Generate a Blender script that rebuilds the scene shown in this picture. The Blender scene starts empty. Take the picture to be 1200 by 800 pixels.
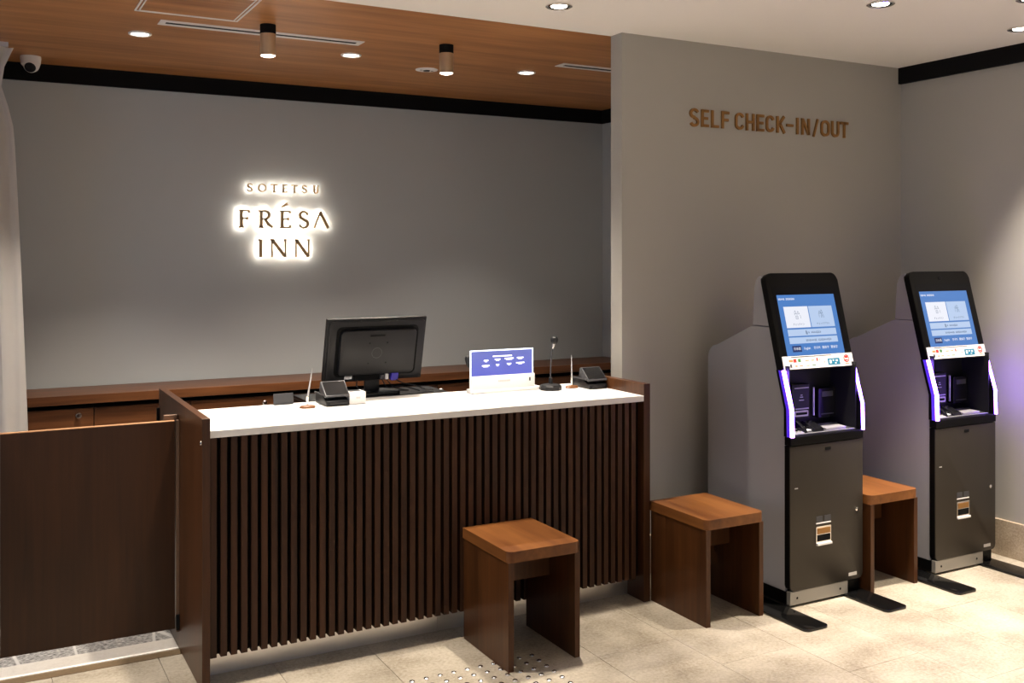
import bpy, bmesh, math, random
from mathutils import Vector, Matrix
random.seed(4)
D = bpy.data
SC = bpy.context.scene
COL = SC.collection
R = math.radians
PI = math.pi

# ------------------------------------------------------------------ camera
cam = D.cameras.new('camera'); cam_o = D.objects.new('camera', cam); COL.objects.link(cam_o)
cam.sensor_width = 36; cam.lens = 36 * 1165 / 1200; cam.shift_y = -100 / 1200
cam.clip_start = .05
cam_o.location = (0, 0, 1.65); cam_o.rotation_euler = (R(90), 0, R(-28.4))
SC.camera = cam_o

# ------------------------------------------------------------------ world, light, exposure
w = D.worlds.new('world'); SC.world = w; w.use_nodes = True
w.node_tree.nodes['Background'].inputs[0].default_value = (.45, .62, 1, 1)
w.node_tree.nodes['Background'].inputs[1].default_value = .35
SC.view_settings.view_transform = 'Standard'; SC.view_settings.look = 'None'
SC.view_settings.exposure = .24; SC.view_settings.gamma = 1
SC.cycles.use_denoising = True
SC.cycles.max_bounces = 10; SC.cycles.diffuse_bounces = 5
SC.cycles.sample_clamp_indirect = 8

def area(name, loc, rot, sx, sy, power, col):
    l = D.lights.new(name, 'AREA'); l.shape = 'RECTANGLE'; l.size = sx; l.size_y = sy
    l.energy = power; l.color = col
    o = D.objects.new(name, l); COL.objects.link(o); o.location = loc; o.rotation_euler = rot
    return o
# unseen ambient fill added behind the camera, and daylight from the entrance on the left
area('street_side_fill', (1.2, -2.9, 1.5), (R(90), 0, 0), 5, 2.2, 9, (.80, .88, 1))
area('entrance_daylight', (-2.4, 3.2, 1.3), (0, R(-90), 0), 2.2, 2.4, 18, (.62, .76, 1))
WARM = (1, .885, .755)
def spot(loc, power, size=85, blend=.5, rad=.045, col=WARM, aim=None):
    l = D.lights.new('lamp', 'SPOT'); l.energy = power; l.color = col
    l.spot_size = R(size); l.spot_blend = blend; l.shadow_soft_size = rad
    o = D.objects.new('lamp', l); COL.objects.link(o); o.location = loc
    if aim: o.rotation_euler = Vector(aim).to_track_quat('-Z', 'Y').to_euler()
    return o

# ------------------------------------------------------------------ materials
def mat(name, col, rough=.5, metal=0, emit=None, strength=0, spec=.5, bump=None, coat=0):
    m = D.materials.new(name); m.use_nodes = True; nt = m.node_tree
    b = nt.nodes['Principled BSDF']
    b.inputs['Base Color'].default_value = (*col, 1); b.inputs['Roughness'].default_value = rough
    b.inputs['Metallic'].default_value = metal; b.inputs['Specular IOR Level'].default_value = spec
    b.inputs['Coat Weight'].default_value = coat
    if emit:
        b.inputs['Emission Color'].default_value = (*emit, 1); b.inputs['Emission Strength'].default_value = strength
    if bump:
        tc = nt.nodes.new('ShaderNodeTexCoord'); n = nt.nodes.new('ShaderNodeTexNoise'); bp = nt.nodes.new('ShaderNodeBump')
        n.inputs['Scale'].default_value = bump[0]; n.inputs['Detail'].default_value = 4
        bp.inputs['Strength'].default_value = bump[1]; bp.inputs['Distance'].default_value = .002
        nt.links.new(tc.outputs['Object'], n.inputs['Vector']); nt.links.new(n.outputs[0], bp.inputs['Height'])
        nt.links.new(bp.outputs[0], b.inputs['Normal'])
    return m
def srgb(r, g, b):
    f = lambda c: ((c / 255 + .055) / 1.055) ** 2.4 if c > 10 else c / 255 / 12.92
    return (f(r), f(g), f(b))
def wood(name, dark, light, axis, rough=.4, scale=1.0, coat=0, fine=60):
    """grain runs along axis 0/1/2"""
    m = D.materials.new(name); m.use_nodes = True; nt = m.node_tree; N = nt.nodes.new; L = nt.links.new
    b = nt.nodes['Principled BSDF']; b.inputs['Roughness'].default_value = rough; b.inputs['Coat Weight'].default_value = coat
    b.inputs['Coat Roughness'].default_value = .25; b.inputs['Specular IOR Level'].default_value = .28
    tc = N('ShaderNodeTexCoord'); info = N('ShaderNodeObjectInfo')
    mul = N('ShaderNodeMath'); mul.operation = 'MULTIPLY'; mul.inputs[1].default_value = 37; L(info.outputs['Random'], mul.inputs[0])
    add = N('ShaderNodeVectorMath'); L(tc.outputs['Object'], add.inputs[0]); L(mul.outputs[0], add.inputs[1])
    def layer(sc_long, sc_across, det, dist):
        mp = N('ShaderNodeMapping'); s = [sc_across * scale] * 3; s[axis] = sc_long * scale; mp.inputs['Scale'].default_value = s
        n = N('ShaderNodeTexNoise'); n.inputs['Scale'].default_value = 1; n.inputs['Detail'].default_value = det
        n.inputs['Distortion'].default_value = dist
        L(add.outputs[0], mp.inputs[0]); L(mp.outputs[0], n.inputs['Vector']); return n.outputs[0]
    a = layer(.9, 9, 3, .4); c = layer(2.5, fine, 5, .2)
    mx = N('ShaderNodeMix'); mx.inputs[0].default_value = .45; L(a, mx.inputs[2]); L(c, mx.inputs[3])
    cr = N('ShaderNodeValToRGB'); e = cr.color_ramp.elements
    e[0].position = .34; e[0].color = (*dark, 1); e[1].position = .66; e[1].color = (*light, 1)
    L(mx.outputs[0], cr.inputs[0]); L(cr.outputs[0], b.inputs['Base Color'])
    bp = N('ShaderNodeBump'); bp.inputs['Strength'].default_value = .12; bp.inputs['Distance'].default_value = .001
    L(c, bp.inputs['Height']); L(bp.outputs[0], b.inputs['Normal'])
    return m
def stone(name, base, dark, light, sc=1, rough=.5, bump=.1):
    m = D.materials.new(name); m.use_nodes = True; nt = m.node_tree; N = nt.nodes.new; L = nt.links.new
    b = nt.nodes['Principled BSDF']; b.inputs['Roughness'].default_value = rough
    tc = N('ShaderNodeTexCoord'); geo = N('ShaderNodeNewGeometry')
    n1 = N('ShaderNodeTexNoise'); n1.inputs['Scale'].default_value = 5 * sc; n1.inputs['Detail'].default_value = 6
    n2 = N('ShaderNodeTexNoise'); n2.inputs['Scale'].default_value = 70 * sc; n2.inputs['Detail'].default_value = 6; n2.inputs['Roughness'].default_value = .7
    L(geo.outputs['Position'], n1.inputs['Vector']); L(geo.outputs['Position'], n2.inputs['Vector'])
    cr = N('ShaderNodeValToRGB'); e = cr.color_ramp.elements; e[0].position = .35; e[0].color = (*dark, 1); e[1].position = .68; e[1].color = (*light, 1)
    x = e.new(.5); x.color = (*base, 1)
    mx = N('ShaderNodeMix'); mx.inputs[0].default_value = .55; L(n1.outputs[0], mx.inputs[2]); L(n2.outputs[0], mx.inputs[3])
    L(mx.outputs[0], cr.inputs[0])
    info = N('ShaderNodeObjectInfo'); hs = N('ShaderNodeHueSaturation'); mr = N('ShaderNodeMapRange')
    mr.inputs['To Min'].default_value = .94; mr.inputs['To Max'].default_value = 1.05
    L(info.outputs['Random'], mr.inputs[0]); L(mr.outputs[0], hs.inputs['Value']); L(cr.outputs[0], hs.inputs['Color'])
    L(hs.outputs[0], b.inputs['Base Color'])
    bp = N('ShaderNodeBump'); bp.inputs['Strength'].default_value = bump; bp.inputs['Distance'].default_value = .003
    L(n2.outputs[0], bp.inputs['Height']); L(bp.outputs[0], b.inputs['Normal'])
    return m
def carpet_mat():
    m = D.materials.new('carpet'); m.use_nodes = True; nt = m.node_tree; N = nt.nodes.new; L = nt.links.new
    b = nt.nodes['Principled BSDF']; b.inputs['Roughness'].default_value = .95; b.inputs['Specular IOR Level'].default_value = .1
    geo = N('ShaderNodeNewGeometry'); mp = N('ShaderNodeMapping'); mp.inputs['Scale'].default_value = (60, 300, 60)
    n = N('ShaderNodeTexNoise'); n.inputs['Scale'].default_value = 1; n.inputs['Detail'].default_value = 3
    cr = N('ShaderNodeValToRGB'); e = cr.color_ramp.elements; e[0].position = .42; e[0].color = (.16, .155, .15, 1); e[1].position = .6; e[1].color = (.70, .68, .65, 1)
    L(geo.outputs['Position'], mp.inputs[0]); L(mp.outputs[0], n.inputs['Vector']); L(n.outputs[0], cr.inputs[0])
    mp2 = N('ShaderNodeMapping'); mp2.inputs['Scale'].default_value = (4.3, .9, 1)
    v = N('ShaderNodeTexVoronoi'); v.voronoi_dimensions = '2D'; v.feature = 'DISTANCE_TO_EDGE'; v.inputs['Scale'].default_value = 1
    L(geo.outputs['Position'], mp2.inputs[0]); L(mp2.outputs[0], v.inputs['Vector'])
    cr2 = N('ShaderNodeValToRGB'); e = cr2.color_ramp.elements; e[0].position = .015; e[0].color = (1, 1, 1, 1); e[1].position = .03; e[1].color = (0, 0, 0, 1)
    L(v.outputs['Distance'], cr2.inputs[0])
    mx = N('ShaderNodeMix'); mx.data_type = 'RGBA'; L(cr2.outputs[0], mx.inputs[0]); L(cr.outputs[0], mx.inputs[6]); mx.inputs[7].default_value = (.75, .73, .70, 1)
    L(mx.outputs[2], b.inputs['Base Color']); bp = N('ShaderNodeBump'); bp.inputs['Strength'].default_value = .5; bp.inputs['Distance'].default_value = .004
    L(n.outputs[0], bp.inputs['Height']); L(bp.outputs[0], b.inputs['Normal']); return m

WD, WL = srgb(34, 17, 5), srgb(54, 30, 11)
M = dict(
    wallpaint=mat('wall_paint', srgb(176, 180, 180), .75, bump=(220, .12)),
    wallpart=mat('partition_paint', srgb(166, 163, 156), .75, bump=(220, .12)),
    wallwhite=mat('lobby_wall_paint', srgb(200, 192, 180), .8, bump=(200, .1)),
    ceilwhite=mat('white_ceiling_paint', srgb(244, 240, 234), .8, bump=(150, .08)),
    ceilwood=wood('ceiling_walnut', srgb(142, 92, 52), srgb(182, 128, 80), 0, .42, fine=28),
    black=mat('matte_black', (.004, .004, .004), .8, spec=.15),
    wood=wood('walnut_upright', WD, WL, 2, .38),
    litedgewood=wood('lamplit_edge_wood', srgb(150, 108, 74), srgb(186, 142, 104), 0, .35),
    woodend=wood('walnut_end_panel', srgb(52, 29, 13), srgb(80, 48, 25), 2, .36),
    woodx=wood('walnut_lengthwise', srgb(64, 36, 18), srgb(104, 64, 36), 0, .35),
    woody=wood('walnut_depthwise', srgb(60, 34, 18), srgb(100, 61, 35), 1, .35),
    slat=wood('walnut_slat', srgb(46, 26, 12), srgb(72, 43, 22), 2, .55),
    wooddark=mat('dark_backing_board', srgb(16, 9, 6), .8, spec=.1),
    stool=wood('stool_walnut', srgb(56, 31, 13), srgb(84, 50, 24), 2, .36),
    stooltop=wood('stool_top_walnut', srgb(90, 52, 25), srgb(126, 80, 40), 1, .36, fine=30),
    counter=mat('white_solid_surface', (.74, .725, .70), .32),
    steel=mat('brushed_steel', (.84, .82, .79), .3, 1, bump=(300, .1)),
    hinge=mat('bronze_hinge', srgb(112, 88, 70), .45, .5),
    zinc=mat('zinc_bracket', srgb(150, 146, 138), .5, .4),
    chrome=mat('chrome', (.8, .78, .75), .15, 1),
    studmetal=mat('stud_metal', (.9, .88, .85), .22, 1),
    brass=mat('aged_brass', srgb(150, 108, 56), .45, .35),
    bronze=mat('bronze_letter', srgb(190, 158, 112), .45, 0),
    smoked=mat('smoked_brass_tube', srgb(196, 172, 142), .3, .6),
    tile=stone('limestone_tile', srgb(170, 160, 143), srgb(134, 123, 105), srgb(196, 187, 171), 1, .45),
    grout=mat('grout', srgb(136, 127, 112), .9),
    thresh=stone('white_threshold_stone', srgb(236, 231, 222), srgb(224, 218, 208), srgb(242, 238, 230), 1, .4, .05),
    threshshade=stone('threshold_shade_brown', srgb(104, 86, 62), srgb(88, 72, 50), srgb(120, 100, 74), 1, .6, .05),
    skirt=stone('skirting_stone', srgb(168, 152, 130), srgb(132, 116, 96), srgb(196, 182, 160), 1.3, .8, .7),
    carpet=carpet_mat(),
    curtain=mat('curtain_cloth', srgb(228, 224, 220), .85, bump=(400, .3)),
    tan=mat('kiosk_grey_paint', srgb(146, 144, 147), .5, bump=(500, .05)),
    kblack=mat('kiosk_black_gloss', (.0028, .0026, .0026), .42, spec=.12),
    kdoor=mat('kiosk_door_metal', srgb(58, 53, 46), .42, .5),
    plastic=mat('black_plastic', (.010, .010, .011), .45, spec=.3),
    plasticg=mat('black_gloss_plastic', (.008, .008, .009), .2, spec=.35),
    glassblack=mat('black_glass', (.003, .003, .004), .3, spec=.1),
    foot=mat('black_polished_foot', (.004, .004, .004), .12),
    greyp=mat('grey_plastic', (.055, .055, .06), .4, spec=.3),
    silver=mat('silver_trim', (.55, .54, .53), .35, .4),
    white=mat('white_plastic', (.82, .80, .79), .4),
    paper=mat('white_paper', (.85, .84, .83), .7),
    red=mat('red_print', srgb(206, 44, 40), .6), green=mat('green_print', srgb(70, 130, 80), .6),
    cyan=mat('blue_print', srgb(20, 120, 160), .6), ink=mat('dark_print', srgb(60, 60, 70), .6),
    orange=mat('orange_print', srgb(214, 140, 90), .6),
    pcb=mat('blue_plug', srgb(60, 50, 170), .4),
    lamp=mat('lamp_lens', (1, 1, 1), .5, emit=(1, .90, .76), strength=14),
    halo=mat('sign_led', (1, 1, 1), .5, emit=(1, .93, .82), strength=36),
    halosmall=mat('sign_led_small', (1, 1, 1), .5, emit=(1, .93, .82), strength=21),
    led=mat('led_strip', (1, 1, 1), .5, emit=(.22, .08, 1), strength=33),
    ledside=mat('led_strip_side', (.1, .05, .6), .4, emit=(.05, .01, .5), strength=.9),
    scr=mat('screen_blue', (0, 0, 0), .25, emit=srgb(74, 122, 188), strength=.95),
    scrwhite=mat('screen_white', (0, 0, 0), .25, emit=srgb(226, 228, 238), strength=.95),
    scrpale=mat('screen_pale_blue', (0, 0, 0), .25, emit=srgb(176, 196, 226), strength=.95),
    scrink=mat('screen_ink', (0, 0, 0), .25, emit=srgb(96, 112, 140), strength=.9),
    scrnavy=mat('screen_navy', (0, 0, 0), .25, emit=srgb(36, 52, 104), strength=.9),
    glassedge=mat('acrylic_bright_edge', (.8, .85, 1), .2, emit=(.75, .85, 1), strength=1.4),
    dtext=mat('display_text', (1, 1, 1), .4, emit=(.85, .88, 1), strength=1.0),
)
def panel_mat():
    m = D.materials.new('clear_display_panel'); m.use_nodes = True; nt = m.node_tree; N = nt.nodes.new; L = nt.links.new
    b = nt.nodes['Principled BSDF']; b.inputs['Base Color'].default_value = (.1, .12, .4, 1); b.inputs['Roughness'].default_value = .1
    tc = N('ShaderNodeTexCoord'); sep = N('ShaderNodeSeparateXYZ'); L(tc.outputs['Generated'], sep.inputs[0])
    cr = N('ShaderNodeValToRGB'); e = cr.color_ramp.elements; e[0].color = (*srgb(66, 78, 190), 1); e[1].color = (*srgb(100, 112, 165), 1)
    L(sep.outputs[2], cr.inputs[0]); L(cr.outputs[0], b.inputs['Emission Color']); b.inputs['Emission Strength'].default_value = .48
    t = N('ShaderNodeBsdfTransparent'); mx = N('ShaderNodeMixShader'); mx.inputs[0].default_value = .7
    L(t.outputs[0], mx.inputs[1]); L(b.outputs[0], mx.inputs[2]); L(mx.outputs[0], nt.nodes['Material Output'].inputs[0]); return m
M['dpanel'] = panel_mat()

# ------------------------------------------------------------------ helpers
def thing(name, label, cat, loc=(0, 0, 0), group=None, rot=(0, 0, 0)):
    o = D.objects.new(name, None); COL.objects.link(o); o.location = loc; o.rotation_euler = rot
    o.empty_display_size = .05
    o['label'] = label; o['category'] = cat
    if group: o['group'] = group
    return o
def tag(o, label, cat, group=None):
    o['label'] = label; o['category'] = cat
    if group: o['group'] = group
    return o
def obj(name, bm, m, parent=None, label=None, smooth=False, loc=None, rot=None):
    bmesh.ops.recalc_face_normals(bm, faces=bm.faces)
    me = D.meshes.new(name); bm.to_mesh(me); bm.free(); me.materials.append(m if not isinstance(m, str) else M[m])
    if smooth:
        me.shade_smooth(); me.set_sharp_from_angle(angle=R(35))
    o = D.objects.new(name, me); COL.objects.link(o)
    if parent is not None: o.parent = parent
    if label: o['label'] = label
    if loc: o.location = loc
    if rot: o.rotation_euler = rot
    return o
def struct(name, bm, m, parent=None, smooth=False):
    o = obj(name, bm, m, parent, smooth=smooth)
    if parent is None: o['kind'] = 'structure'
    return o
def box(x0, x1, y0, y1, z0, z1, bev=0, seg=2, bm=None):
    bm = bm or bmesh.new(); n = bmesh.new()
    g = bmesh.ops.create_cube(n, size=1)
    for v in n.verts:
        v.co = Vector(((x0 + x1) / 2 + v.co.x * (x1 - x0), (y0 + y1) / 2 + v.co.y * (y1 - y0), (z0 + z1) / 2 + v.co.z * (z1 - z0)))
    if bev: bmesh.ops.bevel(n, geom=list(n.edges), offset=bev, segments=seg, affect='EDGES', profile=.5)
    return merge(bm, n)
def merge(bm, n):
    mp = {v: bm.verts.new(v.co) for v in n.verts}
    for f in n.faces:
        try: bm.faces.new([mp[v] for v in f.verts])
        except ValueError: pass
    n.free(); return bm
def prism(pts, axis, a, b, bm=None, bev=0):
    """pts 2D polygon; axis 0: pts=(y,z) extruded in x; 1: pts=(x,z) in y; 2: pts=(x,y) in z"""
    bm = bm or bmesh.new(); n = bmesh.new()
    def P(p, t):
        return (t, p[0], p[1]) if axis == 0 else ((p[0], t, p[1]) if axis == 1 else (p[0], p[1], t))
    va = [n.verts.new(P(p, a)) for p in pts]; vb = [n.verts.new(P(p, b)) for p in pts]
    n.faces.new(va); n.faces.new(vb[::-1])
    for i in range(len(pts)):
        j = (i + 1) % len(pts); n.faces.new((va[i], va[j], vb[j], vb[i]))
    bmesh.ops.recalc_face_normals(n, faces=n.faces)
    if bev: bmesh.ops.bevel(n, geom=list(n.edges), offset=bev, segments=2, affect='EDGES', profile=.5)
    return merge(bm, n)
def rrect(x0, x1, y0, y1, r, seg=6, corners=(1, 1, 1, 1)):
    """rounded rectangle polygon; corners bl, br, tr, tl"""
    pts = []
    for k, (cx, cy, a0) in enumerate(((x0, y0, 180), (x1, y0, 270), (x1, y1, 0), (x0, y1, 90))):
        if not corners[k]: pts.append((cx, cy)); continue
        ox = cx + r if cx == x0 else cx - r; oy = cy + r if cy == y0 else cy - r
        for i in range(seg + 1):
            a = R(a0 + 90 * i / seg); pts.append((ox + r * math.cos(a), oy + r * math.sin(a)))
    return pts
def lathe(prof, seg=24, c=(0, 0, 0), bm=None):
    bm = bm or bmesh.new(); rings = []
    for r, z in prof:
        if r < 1e-6: rings.append([bm.verts.new((c[0], c[1], c[2] + z))])
        else: rings.append([bm.verts.new((c[0] + r * math.cos(2 * PI * i / seg), c[1] + r * math.sin(2 * PI * i / seg), c[2] + z)) for i in range(seg)])
    for a, b in zip(rings, rings[1:]):
        for i in range(seg):
            j = (i + 1) % seg
            if len(a) == 1 and len(b) == 1: continue
            if len(a) == 1: bm.faces.new((a[0], b[i], b[j]))
            elif len(b) == 1: bm.faces.new((a[i], a[j], b[0]))
            else: bm.faces.new((a[i], a[j], b[j], b[i]))
    return bm
def tube(pts, r, seg=8, bm=None):
    bm = bm or bmesh.new(); pts = [Vector(p) for p in pts]; rings = []
    rs = r if isinstance(r, (list, tuple)) else [r] * len(pts)
    up = Vector((0, 0, 1))
    for i, p in enumerate(pts):
        d = (pts[min(i + 1, len(pts) - 1)] - pts[max(i - 1, 0)]).normalized()
        u = up if abs(d.z) < .95 else Vector((1, 0, 0))
        a = d.cross(u).normalized(); b = d.cross(a).normalized()
        rings.append([bm.verts.new(p + (a * math.cos(2 * PI * k / seg) + b * math.sin(2 * PI * k / seg)) * rs[i]) for k in range(seg)])
    for A, B in zip(rings, rings[1:]):
        for k in range(seg):
            bm.faces.new((A[k], A[(k + 1) % seg], B[(k + 1) % seg], B[k]))
    bm.faces.new(rings[0]); bm.faces.new(rings[-1]); return bm
def curve_pts(ctrl, n=8):
    """Catmull-Rom through ctrl"""
    c = [Vector(p) for p in ctrl]; c = [c[0]] + c + [c[-1]]; out = []
    for i in range(1, len(c) - 2):
        for k in range(n):
            t = k / n; p0, p1, p2, p3 = c[i - 1:i + 3]
            out.append(.5 * ((2 * p1) + (p2 - p0) * t + (2 * p0 - 5 * p1 + 4 * p2 - p3) * t * t + (3 * p1 - p0 - 3 * p2 + p3) * t ** 3))
    out.append(c[-2]); return out
def ribbon(pts, wid, y0, y1, bm=None, close=False):
    """stroke in the XZ plane with stroke width wid (number or list), solid from y0 to y1"""
    bm = bm or bmesh.new(); n = len(pts); ws = wid if isinstance(wid, (list, tuple)) else [wid] * n
    P = [Vector(p) for p in pts]; L_, R_ = [], []
    for i, p in enumerate(P):
        if close: a, b = P[i - 1], P[(i + 1) % n]
        else: a, b = P[max(i - 1, 0)], P[min(i + 1, n - 1)]
        d1 = (p - a).normalized() if (p - a).length > 1e-9 else (b - p).normalized()
        d2 = (b - p).normalized() if (b - p).length > 1e-9 else d1
        n1 = Vector((-d1.y, d1.x)); n2 = Vector((-d2.y, d2.x)); m = n1 + n2
        m = m.normalized() if m.length > 1e-6 else n1
        k = 1 / max(.45, m.dot(n1)); h = ws[i] / 2 * k
        L_.append(p + m * h); R_.append(p - m * h)
    V = lambda q, y: bm.verts.new((q.x, y, q.y))
    l0 = [V(q, y0) for q in L_]; r0 = [V(q, y0) for q in R_]; l1 = [V(q, y1) for q in L_]; r1 = [V(q, y1) for q in R_]
    rng = range(n) if close else range(n - 1)
    for i in rng:
        j = (i + 1) % n
        bm.faces.new((l0[i], l0[j], r0[j], r0[i])); bm.faces.new((l1[i], r1[i], r1[j], l1[j]))
        bm.faces.new((l0[i], l1[i], l1[j], l0[j])); bm.faces.new((r0[i], r0[j], r1[j], r1[i]))
    if not close:
        bm.faces.new((l0[0], r0[0], r1[0], l1[0])); bm.faces.new((l0[-1], l1[-1], r1[-1], r0[-1]))
    return bm
def text(name, body, size, m, parent, loc, rot, extrude=.0004, align='LEFT', xscale=1):
    c = D.curves.new(name, 'FONT'); c.body = body; c.size = size; c.extrude = extrude; c.align_x = align; c.align_y = 'CENTER'
    c.resolution_u = 2
    t = D.objects.new(name, c); COL.objects.link(t)
    dg = bpy.context.evaluated_depsgraph_get(); me = D.meshes.new_from_object(t.evaluated_get(dg))
    D.objects.remove(t); D.curves.remove(c)
    me.materials.clear(); me.materials.append(M[m]); me.name = name
    o = D.objects.new(name, me); COL.objects.link(o); o.parent = parent; o.location = loc; o.rotation_euler = rot; o.scale = (xscale, 1, 1)
    return o
def copy_tree(o, parent=None, **props):
    c = o.copy(); COL.objects.link(c); c.parent = parent
    for k, v in props.items(): c[k] = v
    for ch in KIDS.get(o, []) if False else [x for x in ALL() if x.parent == o]:
        copy_tree(ch, c)
    return c
def ALL(): return list(COL.objects)

CZ = 2.80      # ceiling
# ------------------------------------------------------------------ setting
fl = struct('floor', box(-2.5, 5.0, -3.0, 6.7, -.12, -.012), 'grout')
# limestone tiles, 0.4 x 0.9 m laid staggered; each one its own piece (part of the floor)
tw, tl = .3985, .90
for i in range(-7, 7):
    x0 = 2.657 + (i - 0) * tw
    if x0 + tw > 5.0 + .2: continue
    x1 = min(x0 + tw, 5.0); x0 = max(x0, -2.5)
    off = 3.135 - .30 * ((i) % 3)
    y = off + 2 * tl
    edges = sorted({4.282} | {off + k * tl for k in range(-8, 3) if -3.0 < off + k * tl < 4.25} | {-3.0})
    for a, b in zip(edges, edges[1:]):
        struct('tile', box(x0 + .0008, x1 - .0008, a + .0008, b - .0008, -.012, random.uniform(-.0004, .0), .0008, 1), 'tile', fl)
struct('raised_floor', box(-2.5, .756, 4.471, 6.6, -.012, .003), 'carpet', fl)
struct('raised_floor', box(.788, 4.385, 4.471, 6.6, -.012, .003), 'carpet', fl)
struct('threshold', box(-2.5, .756, 4.345, 4.47, -.012, .004, .001), 'thresh', fl)
struct('threshold_shade', box(-2.5, .756, 4.283, 4.344, -.012, .0005), 'threshshade', fl)  # shadow band in front of the gate, put in as a darker strip

struct('wall_back', box(-2.6, 5.1, 6.6, 6.7, -.1, 2.9), 'wallpaint')
struct('wall_right', box(5.0, 5.1, -3.1, 6.6, -.1, 2.9), 'wallpart')
struct('wall_partition', box(2.93, 5.0, 4.23, 4.33, 0, CZ), 'wallpart')
struct('wall_office_right', box(4.385, 4.48, 4.33, 6.6, 0, CZ), 'wallpaint')
# left wall with the entrance opening, front wall with the street window
bm = box(-2.6, -2.5, -3.1, 1.9, -.1, 2.9); box(-2.6, -2.5, 4.5, 6.6, -.1, 2.9, bm=bm); box(-2.6, -2.5, 1.9, 4.5, 2.5, 2.9, bm=bm)
struct('wall_left', bm, 'wallwhite')
bm = box(-2.6, 5.1, -3.1, -3.0, -.1, .35); box(-2.6, 5.1, -3.1, -3.0, 2.6, 2.9, bm=bm)
box(-2.6, -1.4, -3.1, -3.0, .35, 2.6, bm=bm); box(3.8, 5.1, -3.1, -3.0, .35, 2.6, bm=bm)
struct('wall_front', bm, 'wallwhite')
bm = box(-1.4, -1.34, -3.09, -3.01, .35, 2.6)
for x in (.33, 2.06, 3.74): box(x, x + .06, -3.09, -3.01, .35, 2.6, bm=bm)
struct('window_1', bm, 'black')
struct('ceiling', box(-2.6, 5.0, -3.1, 4.33, CZ, 2.9), 'ceilwhite')
struct('ceiling_office', box(-2.6, 5.0, 4.33, 6.6, CZ, 2.9), 'ceilwood')
struct('trim_1', box(-2.5, 4.385, 6.575, 6.6, 2.697, CZ), 'black')
struct('trim_2', box(4.975, 5.0, -3, 4.23, 2.702, CZ), 'black')
struct('trim_3', box(4.36, 4.385, 4.33, 6.575, 2.697, CZ), 'black')
struct('baseboard_right', box(4.978, 5.0, -3, 4.23, 0, .198, .002), 'skirt')
struct('baseboard_partition', box(2.95, 4.978, 4.208, 4.23, 0, .198, .002), 'skirt')

# curtain at the left of the office
def curtain():
    bm = bmesh.new(); nz = 26; nx = 150; g = []
    for j in range(nz + 1):
        t = j / nz; z = 2.775 * (1 - t) + .03 * t; row = []
        spread = 1.02 + .085 * min(1, t * 1.15) ** .7 - .035 * math.exp(-((t - .07) / .05) ** 2) + .03 * math.exp(-(t / .03) ** 2)
        for i in range(nx + 1):
            s = i / nx; x = -1.25 + 1.36 * s * spread + .02
            ph = s * 46; amp = .035 * (.5 + .5 * min(1, t * 2 + .25))
            y = 6.0 + amp * math.sin(ph) + .012 * math.sin(ph * 2.3 + t * 3)
            row.append(bm.verts.new((x + .01 * math.cos(ph), y, z)))
        g.append(row)
    for a, b in zip(g, g[1:]):
        for i in range(nx): bm.faces.new((a[i], a[i + 1], b[i + 1], b[i]))
    bmesh.ops.solidify(bm, geom=list(bm.faces), thickness=.002)
    return bm
cu = thing('curtain', 'pale grey floor-length curtain hanging at the far left beside the grey back wall', 'curtain', (-.55, 6.0, .03))
o = obj('curtain_cloth', curtain(), 'curtain', cu, smooth=True); o.data.transform(Matrix.Translation((.55, -6.0, -.03)))
o = obj('curtain_rail', box(-1.3, .16, 5.985, 6.015, 2.775, 2.8), 'silver', cu); o.data.transform(Matrix.Translation((.55, -6.0, -.03)))

# ------------------------------------------------------------------ ceiling lamps
def downlight(x, y, label, power, r=.048, chrome=True, size=95, group=None, soft=.05, blend=.6, col=WARM):
    t = thing('downlight', label, 'ceiling light', (x, y, CZ), group)
    prof = [(r, -.001), (r + .014, -.001), (r + .014, -.006), (r + .008, -.009), (r, -.006), (r - .004, -.001)]
    obj('trim_ring', lathe(prof, 32), 'chrome' if chrome else 'white', t, smooth=True)
    if chrome: obj('reflector', lathe([(r - .001, -.0055), (r - .009, -.0015), (r - .011, -.0015), (r - .002, -.007)], 32), 'black', t, smooth=True)
    e_ = .010 if chrome else .002
    obj('lens', lathe([(0, -.0062), (r * .72, -.006), (r - e_, -.004), (r - e_, -.0005), (0, -.0005)], 28), 'lamp', t, smooth=True)
    s = spot((x, y, CZ - .02), power, size, blend, soft, col=col); return t
GW = 'recessed lamps in the white ceiling'; GO = 'recessed lamps in the wooden ceiling'
P = 190
downlight(2.361, 3.913, 'recessed round lamp in the white ceiling near the wooden ceiling edge', P * 1.3, size=52, blend=.7, group=GW)
downlight(3.629, 3.183, 'recessed round lamp in the white ceiling above the left check-in kiosk', P * 1.9, size=52, blend=.9, group=GW)
downlight(4.645, 3.193, 'recessed round lamp at the right edge, beside the black trim', P * 1.9, size=60, blend=1, group=GW)
downlight(4.147, 2.80, 'recessed round lamp in the white ceiling at the top right corner', P * 1.2, size=56, group=GW)
for x, y in ((1.15, 3.80), (.12, 3.80), (3.0, 1.3), (1.5, .9), (4.4, 1.1), (2.6, -.4), (.4, -.8), (-1.4, .8), (3.8, -1.2)):  # those away from the desk are added so floor bounce fills the ceiling
    downlight(x, y, 'unseen recessed round lamp in the lobby ceiling, outside the view', P * (1.25 if y > 3 else 1.9), size=56 if y > 3 else 66, group=GW)
downlight(.752, 5.429, 'small recessed lamp in the wooden ceiling near the dome camera', 170, r=.044, chrome=False, size=82, group=GO)
downlight(1.892, 5.431, 'small recessed lamp in the wooden ceiling between the two tube lamps', 110, r=.044, chrome=False, size=86, group=GO)
downlight(3.037, 5.426, 'small recessed lamp in the wooden ceiling right of both tube lamps', 75, r=.044, chrome=False, group=GO)
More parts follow.
